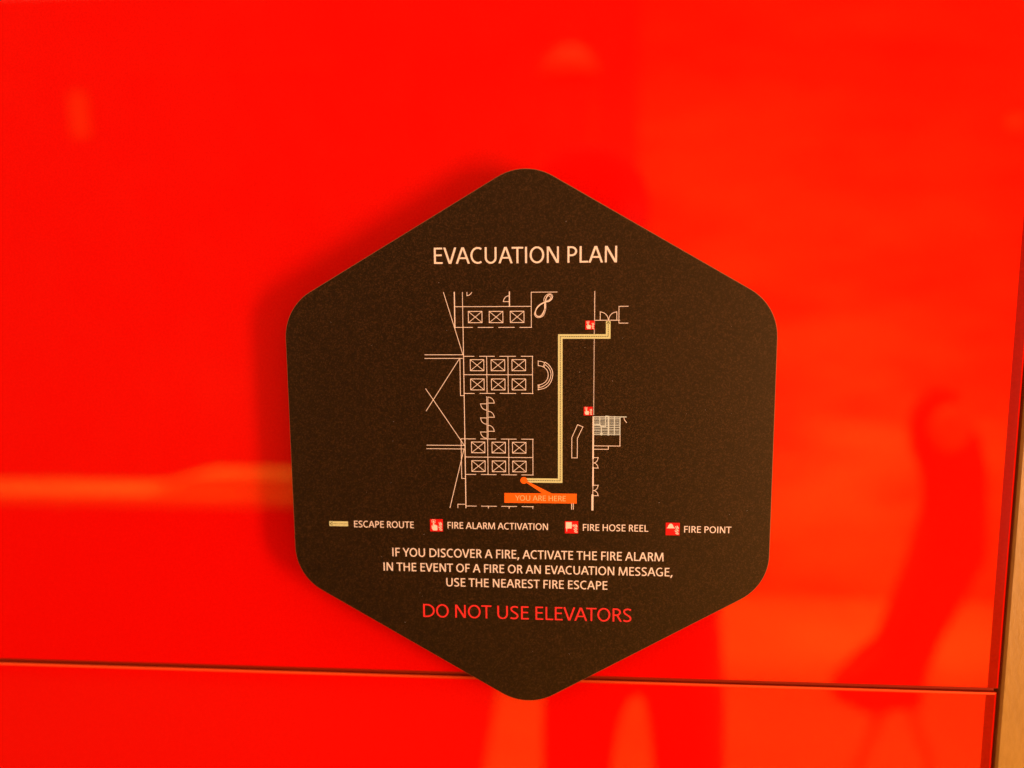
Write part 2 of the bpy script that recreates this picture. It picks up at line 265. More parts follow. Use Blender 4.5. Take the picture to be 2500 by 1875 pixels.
# ---- measured drawing of the sign, millimetres from its centre
PLAN_LINES = [[0.428,[[-43.36,82.55],[-33.58,49.72]]],[0.734,[[-37.61,82.57],[-37.61,63.91]]],[0.398,[[-33.32,82.55],[-33.32,64.13]]],[0.459,[[-33.26,64.42],[-33.26,48.77]]],[0.52,[[-33.23,48.92],[-33.23,5.47]]],[0.612,[[-33.22,5.9],[-33.22,-34.31]]],[0.428,[[-37.31,75.07],[3.01,75.07]]],[0.428,[[-30.91,82.53],[-30.93,80.79],[-29.6,81.19],[-28.86,81.82],[-28.43,82.52]]],[0.734,[[-8.53,82.6],[-8.53,75.14]]],[0.428,[[-11.64,77.63],[-11.6,78.1],[-11.5,78.55],[-11.32,78.98],[-11.09,79.38],[-10.79,79.74],[-10.45,80.04],[-10.07,80.28],[-9.66,80.46],[-9.22,80.57],[-8.78,80.6]]],[0.428,[[-11.79,77.62],[-8.8,77.62]]],[0.398,[[2.94,64.05],[2.94,82.45],[16.5,82.45]]],[0.428,[[-37.5,64.16],[-28.23,64.16]]],[0.428,[[-25.27,64.12],[-17.3,64.12]]],[0.428,[[-14.27,64.09],[-6.04,64.09]]],[0.428,[[-3.1,64.06],[3.11,64.06]]],[0.428,[[-54.05,49.6],[-33.58,49.6]]],[0.428,[[-54.1,47.64],[-33.82,47.64]]],[0.428,[[-33.0,48.77],[-27.64,48.77]]],[0.428,[[-24.67,48.77],[-16.73,48.77]]],[0.428,[[-13.86,48.77],[-5.5,48.77]]],[0.428,[[-2.49,48.77],[3.63,48.77]]],[0.428,[[-33.14,28.82],[-27.78,28.82]]],[0.428,[[-24.76,28.86],[-16.8,28.86]]],[0.428,[[-13.87,28.9],[-5.5,28.9]]],[0.428,[[-2.44,28.93],[3.69,28.93]]],[0.428,[[-20.89,48.77],[-20.89,28.86]]],[0.428,[[-9.54,48.77],[-9.54,28.9]]],[0.428,[[3.44,48.89],[3.44,28.79]]],[0.428,[[-32.98,38.92],[3.38,38.92]]],[0.428,[[-35.22,47.53],[-35.22,27.61],[-33.51,27.61]]],[0.428,[[-35.46,47.53],[-53.98,19.21]]],[0.43,[[-53.98,31.25],[-33.67,0.55]]],[0.367,[[-21.13,27.15],[-21.13,4.62]]],[0.367,[[-20.48,26.85],[-20.59,4.54]]],[0.428,[[-20.48,26.88],[-19.96,26.84],[-19.45,26.72],[-18.97,26.53],[-18.52,26.27],[-18.13,25.94],[-17.79,25.55],[-17.52,25.12],[-17.33,24.65],[-17.21,24.15],[-17.17,23.64]]],[0.428,[[-20.52,23.64],[-17.02,23.64]]],[0.428,[[-24.38,23.22],[-24.35,22.69],[-24.24,22.18],[-24.05,21.69],[-23.78,21.24],[-23.46,20.84],[-23.07,20.5],[-22.64,20.22],[-22.17,20.02],[-21.67,19.9],[-21.16,19.86]]],[0.428,[[-24.53,23.23],[-21.18,23.23]]],[0.428,[[-20.57,19.23],[-20.05,19.19],[-19.54,19.08],[-19.05,18.88],[-18.61,18.62],[-18.21,18.29],[-17.87,17.9],[-17.6,17.47],[-17.41,16.99],[-17.29,16.5],[-17.26,15.99]]],[0.428,[[-20.61,15.98],[-17.11,15.98]]],[0.428,[[-24.48,15.55],[-24.45,15.02],[-24.33,14.5],[-24.14,14.01],[-23.88,13.56],[-23.55,13.16],[-23.17,12.81],[-22.73,12.54],[-22.26,12.34],[-21.76,12.22],[-21.25,12.18]]],[0.428,[[-24.63,15.56],[-21.27,15.56]]],[0.428,[[-20.66,11.58],[-20.14,11.54],[-19.62,11.42],[-19.14,11.23],[-18.69,10.96],[-18.3,10.63],[-17.96,10.24],[-17.69,9.81],[-17.49,9.33],[-17.37,8.83],[-17.34,8.32]]],[0.428,[[-20.7,8.31],[-17.19,8.31]]],[0.428,[[-24.58,7.87],[-24.55,7.34],[-24.43,6.82],[-24.24,6.33],[-23.98,5.87],[-23.65,5.47],[-23.26,5.13],[-22.83,4.85],[-22.36,4.65],[-21.86,4.53],[-21.34,4.49]]],[0.428,[[-24.73,7.88],[-21.36,7.88]]],[0.428,[[-35.34,4.06],[-27.49,4.06]]],[0.428,[[-24.57,4.08],[-16.45,4.08]]],[0.428,[[-13.51,4.1],[-5.43,4.1]]],[0.428,[[-2.53,4.12],[3.68,4.12]]],[0.428,[[-33.11,-15.59],[-27.52,-15.59]]],[0.428,[[-24.61,-15.57],[-16.5,-15.57]]],[0.428,[[-13.58,-15.56],[-5.41,-15.56]]],[0.428,[[-2.55,-15.55],[3.6,-15.55]]],[0.428,[[-35.29,3.99],[-35.29,-17.89],[-33.66,-17.89]]],[0.428,[[-20.88,3.98],[-20.88,-15.51]]],[0.428,[[-9.53,3.95],[-9.53,-15.57]]],[0.428,[[3.46,4.24],[3.46,-15.61]]],[0.428,[[-32.96,-5.94],[3.4,-5.94]]],[0.428,[[-54.07,0.42],[-33.58,0.42]]],[0.428,[[-54.11,-1.53],[-33.61,-1.53]]],[0.428,[[-33.8,-1.59],[-42.03,-34.31]]],[0.428,[[-37.66,-34.31],[-37.66,-32.34],[-33.79,-32.34]]],[0.428,[[-32.89,-33.26],[-27.49,-33.26]]],[0.428,[[-24.66,-33.23],[-16.47,-33.23]]],[0.428,[[-13.59,-33.2],[-5.41,-33.2]]],[0.428,[[-2.51,-33.16],[3.53,-33.16]]],[0.55,[[-20.89,-33.25],[-20.89,-34.22]]],[0.55,[[-9.56,-33.24],[-9.56,-34.27]]],[0.459,[[3.32,-33.03],[3.32,-34.27]]],[0.428,[[36.02,82.69],[36.02,65.24]]],[0.428,[[36.17,67.65],[49.05,67.65]]],[0.428,[[38.93,67.63],[38.93,72.09]]],[0.428,[[38.91,71.97],[39.54,71.92],[40.16,71.77],[40.75,71.53],[41.29,71.2],[41.79,70.79],[42.22,70.32],[42.58,69.78],[42.85,69.19],[43.04,68.56],[43.14,67.92]]],[0.428,[[47.53,67.66],[47.53,72.05]]],[0.428,[[47.51,71.93],[46.89,71.89],[46.27,71.75],[45.69,71.52],[45.15,71.2],[44.66,70.8],[44.24,70.33],[43.89,69.8],[43.62,69.22],[43.45,68.61],[43.36,67.97]]],[0.428,[[53.36,74.85],[48.62,74.85],[48.62,66.14],[53.32,66.14]]],[0.408,[[6.46,46.19],[6.6,46.18],[6.8,46.18],[7.04,46.17],[7.29,46.15],[7.54,46.14],[7.77,46.11],[7.97,46.07],[8.17,46.03],[8.37,45.98],[8.56,45.92],[8.75,45.86],[8.94,45.79],[9.13,45.71],[9.34,45.62],[9.54,45.51],[9.72,45.41],[9.87,45.33],[9.98,45.27]]],[0.408,[[6.48,46.38],[6.48,43.82]]],[0.435,[[6.48,43.89],[6.65,43.86],[6.88,43.81],[7.16,43.76],[7.46,43.7],[7.75,43.63],[8.02,43.56],[8.27,43.48],[8.51,43.4],[8.75,43.32],[8.99,43.22],[9.23,43.1],[9.46,42.97],[9.69,42.82],[9.92,42.65],[10.15,42.47],[10.37,42.27],[10.57,42.07],[10.76,41.85],[10.93,41.64],[11.08,41.41],[11.22,41.17],[11.34,40.92],[11.45,40.67],[11.54,40.41],[11.61,40.14],[11.67,39.86],[11.71,39.57],[11.74,39.28],[11.75,38.99],[11.75,38.7],[11.73,38.41],[11.7,38.12],[11.66,37.83],[11.6,37.54],[11.53,37.26],[11.43,36.98],[11.32,36.71],[11.18,36.43],[11.03,36.15],[10.86,35.89],[10.68,35.63],[10.49,35.4],[10.27,35.18],[10.04,34.97],[9.79,34.77],[9.53,34.59],[9.28,34.42],[9.04,34.27],[8.82,34.14],[8.6,34.02],[8.39,33.92],[8.17,33.83],[7.96,33.75],[7.73,33.67],[7.48,33.61],[7.21,33.55],[6.93,33.5],[6.67,33.46],[6.45,33.43],[6.29,33.4]]],[0.381,[[10.05,45.66],[9.07,43.36]]],[0.353,[[10.18,44.35],[9.48,43.17]]],[0.462,[[10.11,45.64],[10.3,45.52],[10.56,45.36],[10.87,45.17],[11.2,44.96],[11.52,44.73],[11.81,44.48],[12.07,44.22],[12.33,43.93],[12.58,43.62],[12.82,43.29],[13.04,42.97],[13.24,42.65],[13.42,42.32],[13.57,41.99],[13.71,41.66],[13.83,41.33],[13.94,41.0],[14.02,40.67],[14.09,40.36],[14.13,40.06],[14.16,39.76],[14.17,39.46],[14.17,39.15],[14.15,38.83],[14.12,38.5],[14.08,38.16],[14.03,37.81],[13.96,37.46],[13.87,37.09],[13.76,36.72],[13.63,36.34],[13.48,35.93],[13.31,35.51],[13.12,35.1],[12.92,34.71],[12.71,34.35],[12.48,34.01],[12.24,33.7],[11.98,33.4],[11.71,33.12],[11.43,32.86],[11.14,32.62],[10.84,32.4],[10.54,32.2],[10.23,32.02],[9.9,31.85],[9.55,31.7],[9.17,31.56],[8.72,31.43],[8.21,31.31],[7.67,31.21],[7.16,31.12],[6.72,31.05],[6.41,30.99]]],[0.435,[[10.24,44.29],[10.39,44.17],[10.59,44.01],[10.83,43.82],[11.08,43.61],[11.33,43.39],[11.55,43.17],[11.74,42.95],[11.93,42.72],[12.11,42.48],[12.29,42.23],[12.45,41.98],[12.59,41.72],[12.71,41.47],[12.82,41.2],[12.92,40.93],[13.01,40.66],[13.08,40.4],[13.13,40.15],[13.18,39.92],[13.21,39.71],[13.23,39.51],[13.24,39.3],[13.23,39.08],[13.21,38.83],[13.18,38.56],[13.15,38.26],[13.1,37.95],[13.03,37.63],[12.95,37.31],[12.84,36.99],[12.71,36.66],[12.55,36.31],[12.38,35.96],[12.19,35.62],[11.99,35.3],[11.79,35.0],[11.6,34.74],[11.4,34.51],[11.19,34.29],[10.97,34.08],[10.74,33.88],[10.48,33.68],[10.21,33.47],[9.91,33.26],[9.59,33.06],[9.27,32.87],[8.95,32.7],[8.65,32.55],[8.33,32.43],[8.0,32.33],[7.68,32.25],[7.38,32.18],[7.12,32.13],[6.94,32.08]]],[0.408,[[6.44,33.54],[6.44,30.82]]],[0.353,[[6.96,33.41],[6.96,32.08]]],[0.37,[[9.66,77.44],[9.65,77.57],[9.63,77.76],[9.61,77.98],[9.6,78.22],[9.6,78.45],[9.62,78.67],[9.65,78.88],[9.7,79.09],[9.77,79.3],[9.84,79.51],[9.93,79.71],[10.03,79.9],[10.14,80.09],[10.27,80.28],[10.4,80.46],[10.54,80.63],[10.7,80.79],[10.86,80.92],[11.03,81.05],[11.21,81.16],[11.4,81.25],[11.6,81.34],[11.8,81.4],[11.99,81.45],[12.2,81.49],[12.42,81.51],[12.64,81.52],[12.85,81.5],[13.05,81.47],[13.23,81.42],[13.39,81.35],[13.55,81.25],[13.69,81.12],[13.81,80.99],[13.92,80.85],[14.0,80.7],[14.07,80.55],[14.11,80.39],[14.14,80.21],[14.15,80.04],[14.13,79.86],[14.11,79.67],[14.06,79.49],[13.99,79.3],[13.91,79.1],[13.8,78.91],[13.68,78.73],[13.54,78.55],[13.38,78.38],[13.19,78.21],[12.99,78.05],[12.77,77.9],[12.54,77.76],[12.3,77.63],[12.04,77.53],[11.75,77.44],[11.46,77.37],[11.15,77.29],[10.85,77.22],[10.54,77.13],[10.24,77.02],[9.92,76.92],[9.6,76.8],[9.29,76.68],[8.98,76.55],[8.68,76.42],[8.39,76.27],[8.1,76.11],[7.81,75.94],[7.54,75.76],[7.27,75.58],[7.02,75.39],[6.79,75.22],[6.57,75.06],[6.36,74.89],[6.16,74.7],[5.97,74.46],[5.78,74.16],[5.57,73.77],[5.35,73.29],[5.13,72.77],[4.93,72.25],[4.78,71.77],[4.68,71.38],[4.64,71.08],[4.65,70.84],[4.71,70.64],[4.79,70.46],[4.88,70.3],[4.98,70.14],[5.09,69.97],[5.22,69.81],[5.36,69.65],[5.51,69.52],[5.68,69.4],[5.86,69.31],[6.06,69.24],[6.27,69.19],[6.5,69.16],[6.74,69.15],[6.97,69.15],[7.21,69.18],[7.45,69.22],[7.71,69.28],[7.96,69.37],[8.21,69.46],[8.45,69.58],[8.66,69.71],[8.85,69.86],[9.02,70.03],[9.18,70.21],[9.33,70.41],[9.47,70.62],[9.6,70.84],[9.72,71.07],[9.84,71.32],[9.95,71.58],[10.05,71.84],[10.14,72.11],[10.22,72.39],[10.3,72.67],[10.36,72.95],[10.42,73.25],[10.47,73.54],[10.51,73.84],[10.54,74.14],[10.56,74.45],[10.57,74.77],[10.57,75.1],[10.57,75.42],[10.55,75.72],[10.54,75.99],[10.51,76.23],[10.48,76.44],[10.43,76.64],[10.39,76.83],[10.35,77.02],[10.34,77.23],[10.33,77.46],[10.33,77.7],[10.34,77.95],[10.36,78.2],[10.4,78.44],[10.44,78.67],[10.5,78.89],[10.58,79.11],[10.68,79.32],[10.77,79.53],[10.87,79.72],[10.96,79.9],[11.05,80.07],[11.15,80.23],[11.25,80.38],[11.34,80.52],[11.42,80.63],[11.48,80.72]]],[0.391,[[11.48,80.72],[11.58,80.78],[11.72,80.88],[11.89,81.0],[12.07,81.1],[12.25,81.19],[12.41,81.22],[12.55,81.21],[12.7,81.17],[12.84,81.11],[12.98,81.02],[13.11,80.92],[13.23,80.81],[13.35,80.69],[13.48,80.54],[13.59,80.39],[13.69,80.22],[13.76,80.05],[13.8,79.88],[13.79,79.7],[13.75,79.51],[13.68,79.32],[13.58,79.12],[13.47,78.93],[13.33,78.76],[13.18,78.59],[12.99,78.42],[12.79,78.26],[12.57,78.11],[12.34,77.96],[12.09,77.84],[11.84,77.73],[11.56,77.65],[11.28,77.58],[10.98,77.52],[10.66,77.44],[10.34,77.33],[9.98,77.21],[9.6,77.08],[9.2,76.93],[8.8,76.78],[8.42,76.61],[8.06,76.42],[7.73,76.21],[7.4,75.98],[7.09,75.74],[6.8,75.49],[6.54,75.24],[6.3,74.99],[6.09,74.73],[5.9,74.47],[5.74,74.21],[5.59,73.95],[5.47,73.69],[5.36,73.44],[5.27,73.21],[5.19,72.98],[5.14,72.75],[5.09,72.53],[5.06,72.32],[5.04,72.1],[5.03,71.89],[5.02,71.67],[5.02,71.46],[5.04,71.25],[5.08,71.05],[5.14,70.86],[5.23,70.68],[5.35,70.5],[5.48,70.34],[5.64,70.18],[5.8,70.04],[5.97,69.93],[6.15,69.83],[6.36,69.75],[6.58,69.69],[6.8,69.64],[7.01,69.62],[7.21,69.61],[7.4,69.63],[7.58,69.66],[7.75,69.72],[7.92,69.8],[8.08,69.9],[8.25,70.02],[8.42,70.18],[8.58,70.37],[8.75,70.58],[8.91,70.81],[9.05,71.04],[9.18,71.26],[9.3,71.47],[9.4,71.68],[9.49,71.9],[9.57,72.12],[9.64,72.35],[9.71,72.6],[9.76,72.87],[9.81,73.15],[9.85,73.45],[9.88,73.76],[9.9,74.06],[9.92,74.35],[9.92,74.63],[9.92,74.91],[9.91,75.19],[9.9,75.47],[9.88,75.74],[9.87,76.0],[9.85,76.27],[9.82,76.55],[9.79,76.82],[9.76,77.07],[9.73,77.28],[9.72,77.44]]],[0.391,[[10.59,77.54],[10.61,77.68],[10.62,77.89],[10.64,78.13],[10.67,78.39],[10.7,78.65],[10.75,78.87],[10.82,79.08],[10.89,79.29],[10.98,79.49],[11.08,79.68],[11.17,79.85],[11.27,80.0],[11.37,80.13],[11.47,80.24],[11.57,80.34],[11.67,80.41],[11.78,80.47],[11.89,80.51],[12.01,80.52],[12.13,80.51],[12.26,80.49],[12.38,80.44],[12.5,80.38],[12.61,80.3],[12.72,80.2],[12.83,80.07],[12.94,79.93],[13.03,79.77],[13.1,79.62],[13.13,79.48],[13.12,79.34],[13.08,79.19],[13.02,79.05],[12.94,78.91],[12.83,78.78],[12.71,78.66],[12.57,78.54],[12.39,78.43],[12.2,78.33],[11.99,78.23],[11.78,78.14],[11.58,78.05],[11.38,77.96],[11.19,77.89],[10.99,77.82],[10.78,77.75],[10.57,77.66],[10.34,77.54],[10.08,77.39],[9.81,77.21],[9.52,77.01],[9.23,76.81],[8.95,76.6],[8.68,76.42],[8.42,76.24],[8.17,76.08],[7.93,75.92],[7.69,75.76],[7.46,75.59],[7.23,75.39],[7.0,75.18],[6.78,74.95],[6.56,74.71],[6.35,74.46],[6.16,74.21],[5.98,73.96],[5.82,73.7],[5.67,73.45],[5.53,73.19],[5.41,72.93],[5.32,72.67],[5.25,72.41],[5.21,72.14],[5.2,71.87],[5.21,71.59],[5.24,71.32],[5.29,71.08],[5.35,70.86],[5.43,70.67],[5.52,70.5],[5.63,70.36],[5.76,70.23],[5.91,70.12],[6.07,70.03],[6.26,69.96],[6.48,69.9],[6.71,69.85],[6.96,69.84],[7.19,69.86],[7.42,69.92],[7.64,70.03],[7.86,70.19],[8.08,70.38],[8.29,70.59],[8.48,70.82],[8.67,71.05],[8.83,71.3],[8.98,71.56],[9.12,71.85],[9.25,72.13],[9.37,72.42],[9.5,72.7],[9.63,72.98],[9.76,73.25],[9.89,73.52],[10.0,73.8],[10.1,74.07],[10.17,74.35],[10.22,74.63],[10.24,74.91],[10.24,75.2],[10.24,75.48],[10.23,75.75],[10.23,76.0],[10.23,76.24],[10.23,76.48],[10.23,76.72],[10.23,76.93],[10.23,77.1],[10.23,77.23]]],[0.44,[[27.33,12.18],[30.18,11.05],[27.25,4.66],[27.25,-5.87],[24.31,-5.87],[24.31,5.12],[27.33,12.18]]],[1.028,[[35.68,16.36],[35.68,-6.02]]],[0.44,[[36.11,0.78],[50.02,0.78]]],[0.44,[[36.12,-1.04],[43.71,-1.04],[43.71,0.74]]],[0.44,[[51.82,16.22],[51.85,16.08],[51.87,15.9],[51.9,15.69],[51.95,15.45],[52.02,15.21],[52.12,14.97],[52.27,14.72],[52.46,14.45],[52.68,14.16],[52.9,13.89],[53.08,13.66],[53.21,13.5]]],[0.44,[[49.85,7.0],[49.85,0.79]]],[0.428,[[36.17,-5.62],[38.51,-5.62]]],[0.428,[[38.27,-5.61],[38.24,-6.07],[38.15,-6.52],[38.01,-6.95],[37.81,-7.34],[37.56,-7.7],[37.26,-8.0],[36.93,-8.25],[36.57,-8.43],[36.19,-8.54],[35.8,-8.58]]],[0.428,[[38.31,-11.32],[38.27,-10.89],[38.18,-10.46],[38.03,-10.06],[37.82,-9.68],[37.57,-9.35],[37.27,-9.07],[36.93,-8.84],[36.57,-8.68],[36.19,-8.58],[35.8,-8.55]]],[0.428,[[36.21,-11.33],[38.54,-11.33]]],[0.428,[[36.26,-20.77],[38.61,-20.77]]],[0.428,[[38.37,-20.76],[38.34,-21.23],[38.26,-21.68],[38.11,-22.11],[37.91,-22.51],[37.66,-22.87],[37.36,-23.18],[37.03,-23.43],[36.67,-23.61],[36.29,-23.72],[35.9,-23.77]]],[0.428,[[38.41,-26.53],[38.38,-26.09],[38.28,-25.66],[38.13,-25.25],[37.92,-24.87],[37.67,-24.54],[37.37,-24.26],[37.03,-24.03],[36.67,-23.86],[36.29,-23.76],[35.9,-23.74]]],[0.428,[[36.3,-26.54],[38.65,-26.54]]],[0.489,[[35.63,-5.97],[35.63,-11.26]]],[0.979,[[35.72,-11.2],[35.72,-20.85]]],[0.428,[[35.66,-20.79],[35.66,-26.44]]],[1.407,[[35.49,-26.38],[35.49,-34.24]]],[0.55,[[24.33,-31.07],[24.33,-34.25]]],[0.428,[[25.26,-31.06],[25.26,-34.24]]]]
STAIR_LINES = [[0.391,[[35.95,15.76],[49.96,15.76]]],[0.391,[[35.95,14.87],[49.97,14.87]]],[0.391,[[35.96,13.72],[49.98,13.72]]],[0.391,[[35.97,12.69],[49.99,12.69]]],[0.391,[[35.97,11.76],[50.0,11.76]]],[0.391,[[35.98,10.85],[50.01,10.85]]],[0.391,[[35.98,9.88],[50.02,9.88]]],[0.391,[[35.99,8.97],[50.03,8.97]]],[0.391,[[36.0,7.84],[50.04,7.84]]],[0.391,[[36.0,6.95],[50.05,6.95]]],[0.489,[[35.94,16.53],[53.22,16.53]]],[0.44,[[39.1,16.81],[39.1,12.26]]],[0.44,[[42.1,17.0],[42.1,11.08]]],[0.832,[[43.7,17.01],[43.7,6.48]]],[0.489,[[46.82,16.9],[46.82,6.6]]],[0.489,[[49.77,16.56],[49.77,6.81]]],[0.538,[[39.94,11.06],[39.94,6.5]]],[0.636,[[42.04,16.79],[43.68,16.79]]],[0.489,[[36.04,12.48],[39.45,12.26],[39.22,11.49],[42.51,11.08]]],[0.44,[[39.36,7.58],[39.96,6.98],[40.54,7.58]]]]
DOTTED = [[0.45,[[35.92,62.72],[35.92,62.4]]],[0.45,[[35.92,62.15],[35.92,61.83]]],[0.45,[[35.92,61.58],[35.92,61.26]]],[0.45,[[35.91,61.01],[35.91,60.69]]],[0.45,[[35.91,57.78],[35.91,57.46]]],[0.45,[[35.91,57.21],[35.91,56.89]]],[0.45,[[35.9,56.64],[35.9,56.32]]],[0.45,[[35.9,56.07],[35.9,55.74]]],[0.45,[[35.9,55.49],[35.9,55.17]]],[0.45,[[35.9,54.92],[35.9,54.6]]],[0.45,[[35.9,54.35],[35.9,54.03]]],[0.45,[[35.9,53.78],[35.9,53.45]]],[0.45,[[35.9,53.2],[35.9,52.88]]],[0.45,[[35.89,52.63],[35.89,52.3]]],[0.45,[[35.89,52.05],[35.89,51.73]]],[0.45,[[35.89,51.48],[35.89,51.16]]],[0.45,[[35.89,50.91],[35.89,50.58]]],[0.45,[[35.89,50.33],[35.89,50.01]]],[0.45,[[35.89,49.76],[35.89,49.43]]],[0.45,[[35.89,49.18],[35.89,48.86]]],[0.45,[[35.89,48.61],[35.89,48.28]]],[0.45,[[35.88,48.03],[35.88,47.71]]],[0.45,[[35.88,47.46],[35.88,47.13]]],[0.45,[[35.88,46.88],[35.88,46.56]]],[0.45,[[35.88,46.3],[35.88,45.98]]],[0.45,[[35.88,45.73],[35.88,45.4]]],[0.45,[[35.88,45.15],[35.88,44.83]]],[0.45,[[35.88,44.57],[35.88,44.25]]],[0.45,[[35.87,44.0],[35.87,43.67]]],[0.45,[[35.87,43.42],[35.87,43.1]]],[0.45,[[35.87,42.84],[35.87,42.52]]],[0.45,[[35.87,42.27],[35.87,41.94]]],[0.45,[[35.87,41.69],[35.87,41.36]]],[0.45,[[35.87,41.11],[35.87,40.78]]],[0.45,[[35.87,40.53],[35.87,40.21]]],[0.45,[[35.87,39.95],[35.87,39.63]]],[0.45,[[35.86,39.38],[35.86,39.05]]],[0.45,[[35.86,38.8],[35.86,38.47]]],[0.45,[[35.86,38.22],[35.86,37.89]]],[0.45,[[35.86,37.64],[35.86,37.31]]],[0.45,[[35.86,37.06],[35.86,36.73]]],[0.45,[[35.86,36.48],[35.86,36.15]]],[0.45,[[35.86,35.9],[35.86,35.57]]],[0.45,[[35.86,35.32],[35.86,34.99]]],[0.45,[[35.85,34.74],[35.85,34.41]]],[0.45,[[35.85,34.16],[35.85,33.83]]],[0.45,[[35.85,33.58],[35.85,33.25]]],[0.45,[[35.85,33.0],[35.85,32.67]]],[0.45,[[35.85,32.42],[35.85,32.09]]],[0.45,[[35.85,31.84],[35.85,31.51]]],[0.45,[[35.85,31.25],[35.85,30.93]]],[0.45,[[35.84,30.67],[35.84,30.34]]],[0.45,[[35.84,30.09],[35.84,29.76]]],[0.45,[[35.84,29.51],[35.84,29.18]]],[0.45,[[35.84,28.93],[35.84,28.6]]],[0.45,[[35.84,28.34],[35.84,28.01]]],[0.45,[[35.84,27.76],[35.84,27.43]]],[0.45,[[35.84,27.18],[35.84,26.85]]],[0.45,[[35.84,26.59],[35.84,26.26]]],[0.45,[[35.83,26.01],[35.83,25.68]]],[0.45,[[35.83,25.43],[35.83,25.1]]],[0.45,[[35.83,24.84],[35.83,24.51]]],[0.45,[[35.83,24.26],[35.83,23.93]]],[0.45,[[35.83,23.67],[35.83,23.34]]],[0.45,[[35.83,23.09],[35.83,22.76]]],[0.45,[[35.83,22.5],[35.83,22.18]]],[0.45,[[35.82,21.92],[35.82,21.59]]],[0.45,[[35.82,21.33],[35.82,21.0]]],[0.45,[[35.82,20.75],[35.82,20.42]]],[0.45,[[35.82,20.16],[35.82,19.83]]],[0.45,[[35.82,19.58],[35.82,19.25]]],[0.45,[[35.82,18.99],[35.82,18.66]]],[0.45,[[35.82,18.41],[35.82,18.07]]],[0.45,[[35.82,17.82],[35.82,17.49]]]]
LIFTS = [[-26.72,69.58],[-15.65,69.56],[-4.52,69.59],[-26.06,44.03],[-14.91,44.04],[-3.82,44.05],[-26.03,33.7],[-14.86,33.72],[-3.8,33.75],[-26.05,-0.59],[-14.94,-0.6],[-3.87,-0.58],[-26.03,-10.92],[-14.9,-10.92],[-3.82,-10.91]]
LIFT_SIZE = [7.24,5.93]
ROUTE = {"path":[[43.13,67.15],[43.13,59.2],[18.14,59.2],[18.14,-18.54],[-0.94,-18.54]],"w":2.39}
MARKER = {"c":[-1.45,-18.54],"r":1.9,"box":[[-12.09,-25.65],[27.0,-25.57],[27.02,-31.03],[-12.14,-31.12]],"tail":[[-0.95,-19.3],[0.56,-18.98],[14.2,-25.9],[8.5,-25.66]]}
ICONS = [["press",[33.64,65.17,4.89,4.69]],["press",[32.94,19.59,4.72,4.64]],["press",[-49.65,-44.38,7.09,6.99]],["reel",[24.28,-44.31,7.23,6.89]],["helmet",[78.44,-44.37,7.44,6.96]]]
LEGEND_ARROW = [-104.43,-44.42,10.58,2.76]
TEXTS = {"title":["EVACUATION PLAN",-48.06,97.5,95.39,8.39,0.125],"warn":["DO NOT USE ELEVATORS",-58.16,-97.48,115.38,7.54,0.115],"i1":["IF YOU DISCOVER A FIRE, ACTIVATE THE FIRE ALARM",-74.73,-62.6,148.64,4.86,0.14],"i2":["IN THE EVENT OF A FIRE OR AN EVACUATION MESSAGE,",-79.9,-70.99,158.8,4.77,0.14],"i3":["USE THE NEAREST FIRE ESCAPE",-44.86,-79.3,88.77,4.8,0.14],"l1":["ESCAPE ROUTE",-95.74,-46.3,33.49,3.73,0.14],"l2":["FIRE ALARM ACTIVATION",-43.56,-46.15,55.05,3.7,0.14],"l3":["FIRE HOSE REEL",30.41,-46.16,35.09,3.73,0.14],"l4":["FIRE POINT",84.53,-46.27,24.89,3.62,0.14],"here":["YOU ARE HERE",-6.2,-29.76,27.38,2.88,0.115]}

# ------------------------------------------------------------------ the wall behind the sign
wall = empty('red_glass_wall', (0, 0.032, 0))
top(wall, 'glossy red back-painted glass wall in two panels behind the dark hexagonal sign', 'wall')
def glass_panel(y0, y1, x0, x1):
    """front face at z=-20 mm, 8 mm thick, bevels tinted for highlight and shade; the right end carries a 6 mm band darkened to stand in for refraction"""
    bm = bmesh.new(); c = 0.9; band = 6.2
    zf, zb = -20.0, -28.0
    def V(x, y, z): return bm.verts.new(P(x, y, z))
    xa = x1 - band
    # profile rings: outer back, outer front (below the bevel), face
    o = [V(x0,y0,zb),V(x1,y0,zb),V(x1,y1,zb),V(x0,y1,zb)]
    f = [V(x0,y0,zf-c),V(x1,y0,zf-c),V(x1,y1,zf-c),V(x0,y1,zf-c)]
    g = [V(x0+c,y0+c,zf),V(xa,y0+c,zf),V(xa,y1-c,zf),V(x0+c,y1-c,zf)]
    def F(vs_, mi): 
        q = bm.faces.new(vs_); q.material_index = mi
    F([g[0],g[1],g[2],g[3]], 0)
    for i in (0, 2, 3):
        j = (i+1) % 4; F([o[i],o[j],f[j],f[i]], 2)
    F([o[1],o[2],f[2],f[1]], 2)
    b0, b1 = V(x1-1.0,y0+c,zf-0.35), V(x1-1.0,y1-c,zf-0.35)
    F([f[0],f[1],b0,g[1],g[0]], 2); F([f[2],f[3],g[3],g[2],b1], 4); F([f[3],f[0],g[0],g[3]], 0)  # lower bevel painted dark, top bevel bright: joint shade and highlight in colour
    F([b0,f[1],f[2],b1], 3)
    F([o[3],o[2],o[1],o[0]], 2)
    ob = from_bm('glass_panel', bm, [M_GLASS, M_EDGE, M_SIDE, M_RIM, M_LIP_HIGHLIGHT], wall)
    bm = bmesh.new()
    v = [bm.verts.new(q) for q in (P(xa,y0+c,zf), P(x1-1.0,y0+c,zf-.35), P(x1-1.0,y1-c,zf-.35), P(xa,y1-c,zf))]
    bm.faces.new(v)
    e = from_bm('refraction_band', bm, [M_EDGE], ob)
    return ob
pu = glass_panel(-140.9, 420, -700, 263.4); pu['label'] = 'upper red glass panel'
pl = glass_panel(-620, -143.4, -700, 262.8); pl['label'] = 'lower red glass panel'
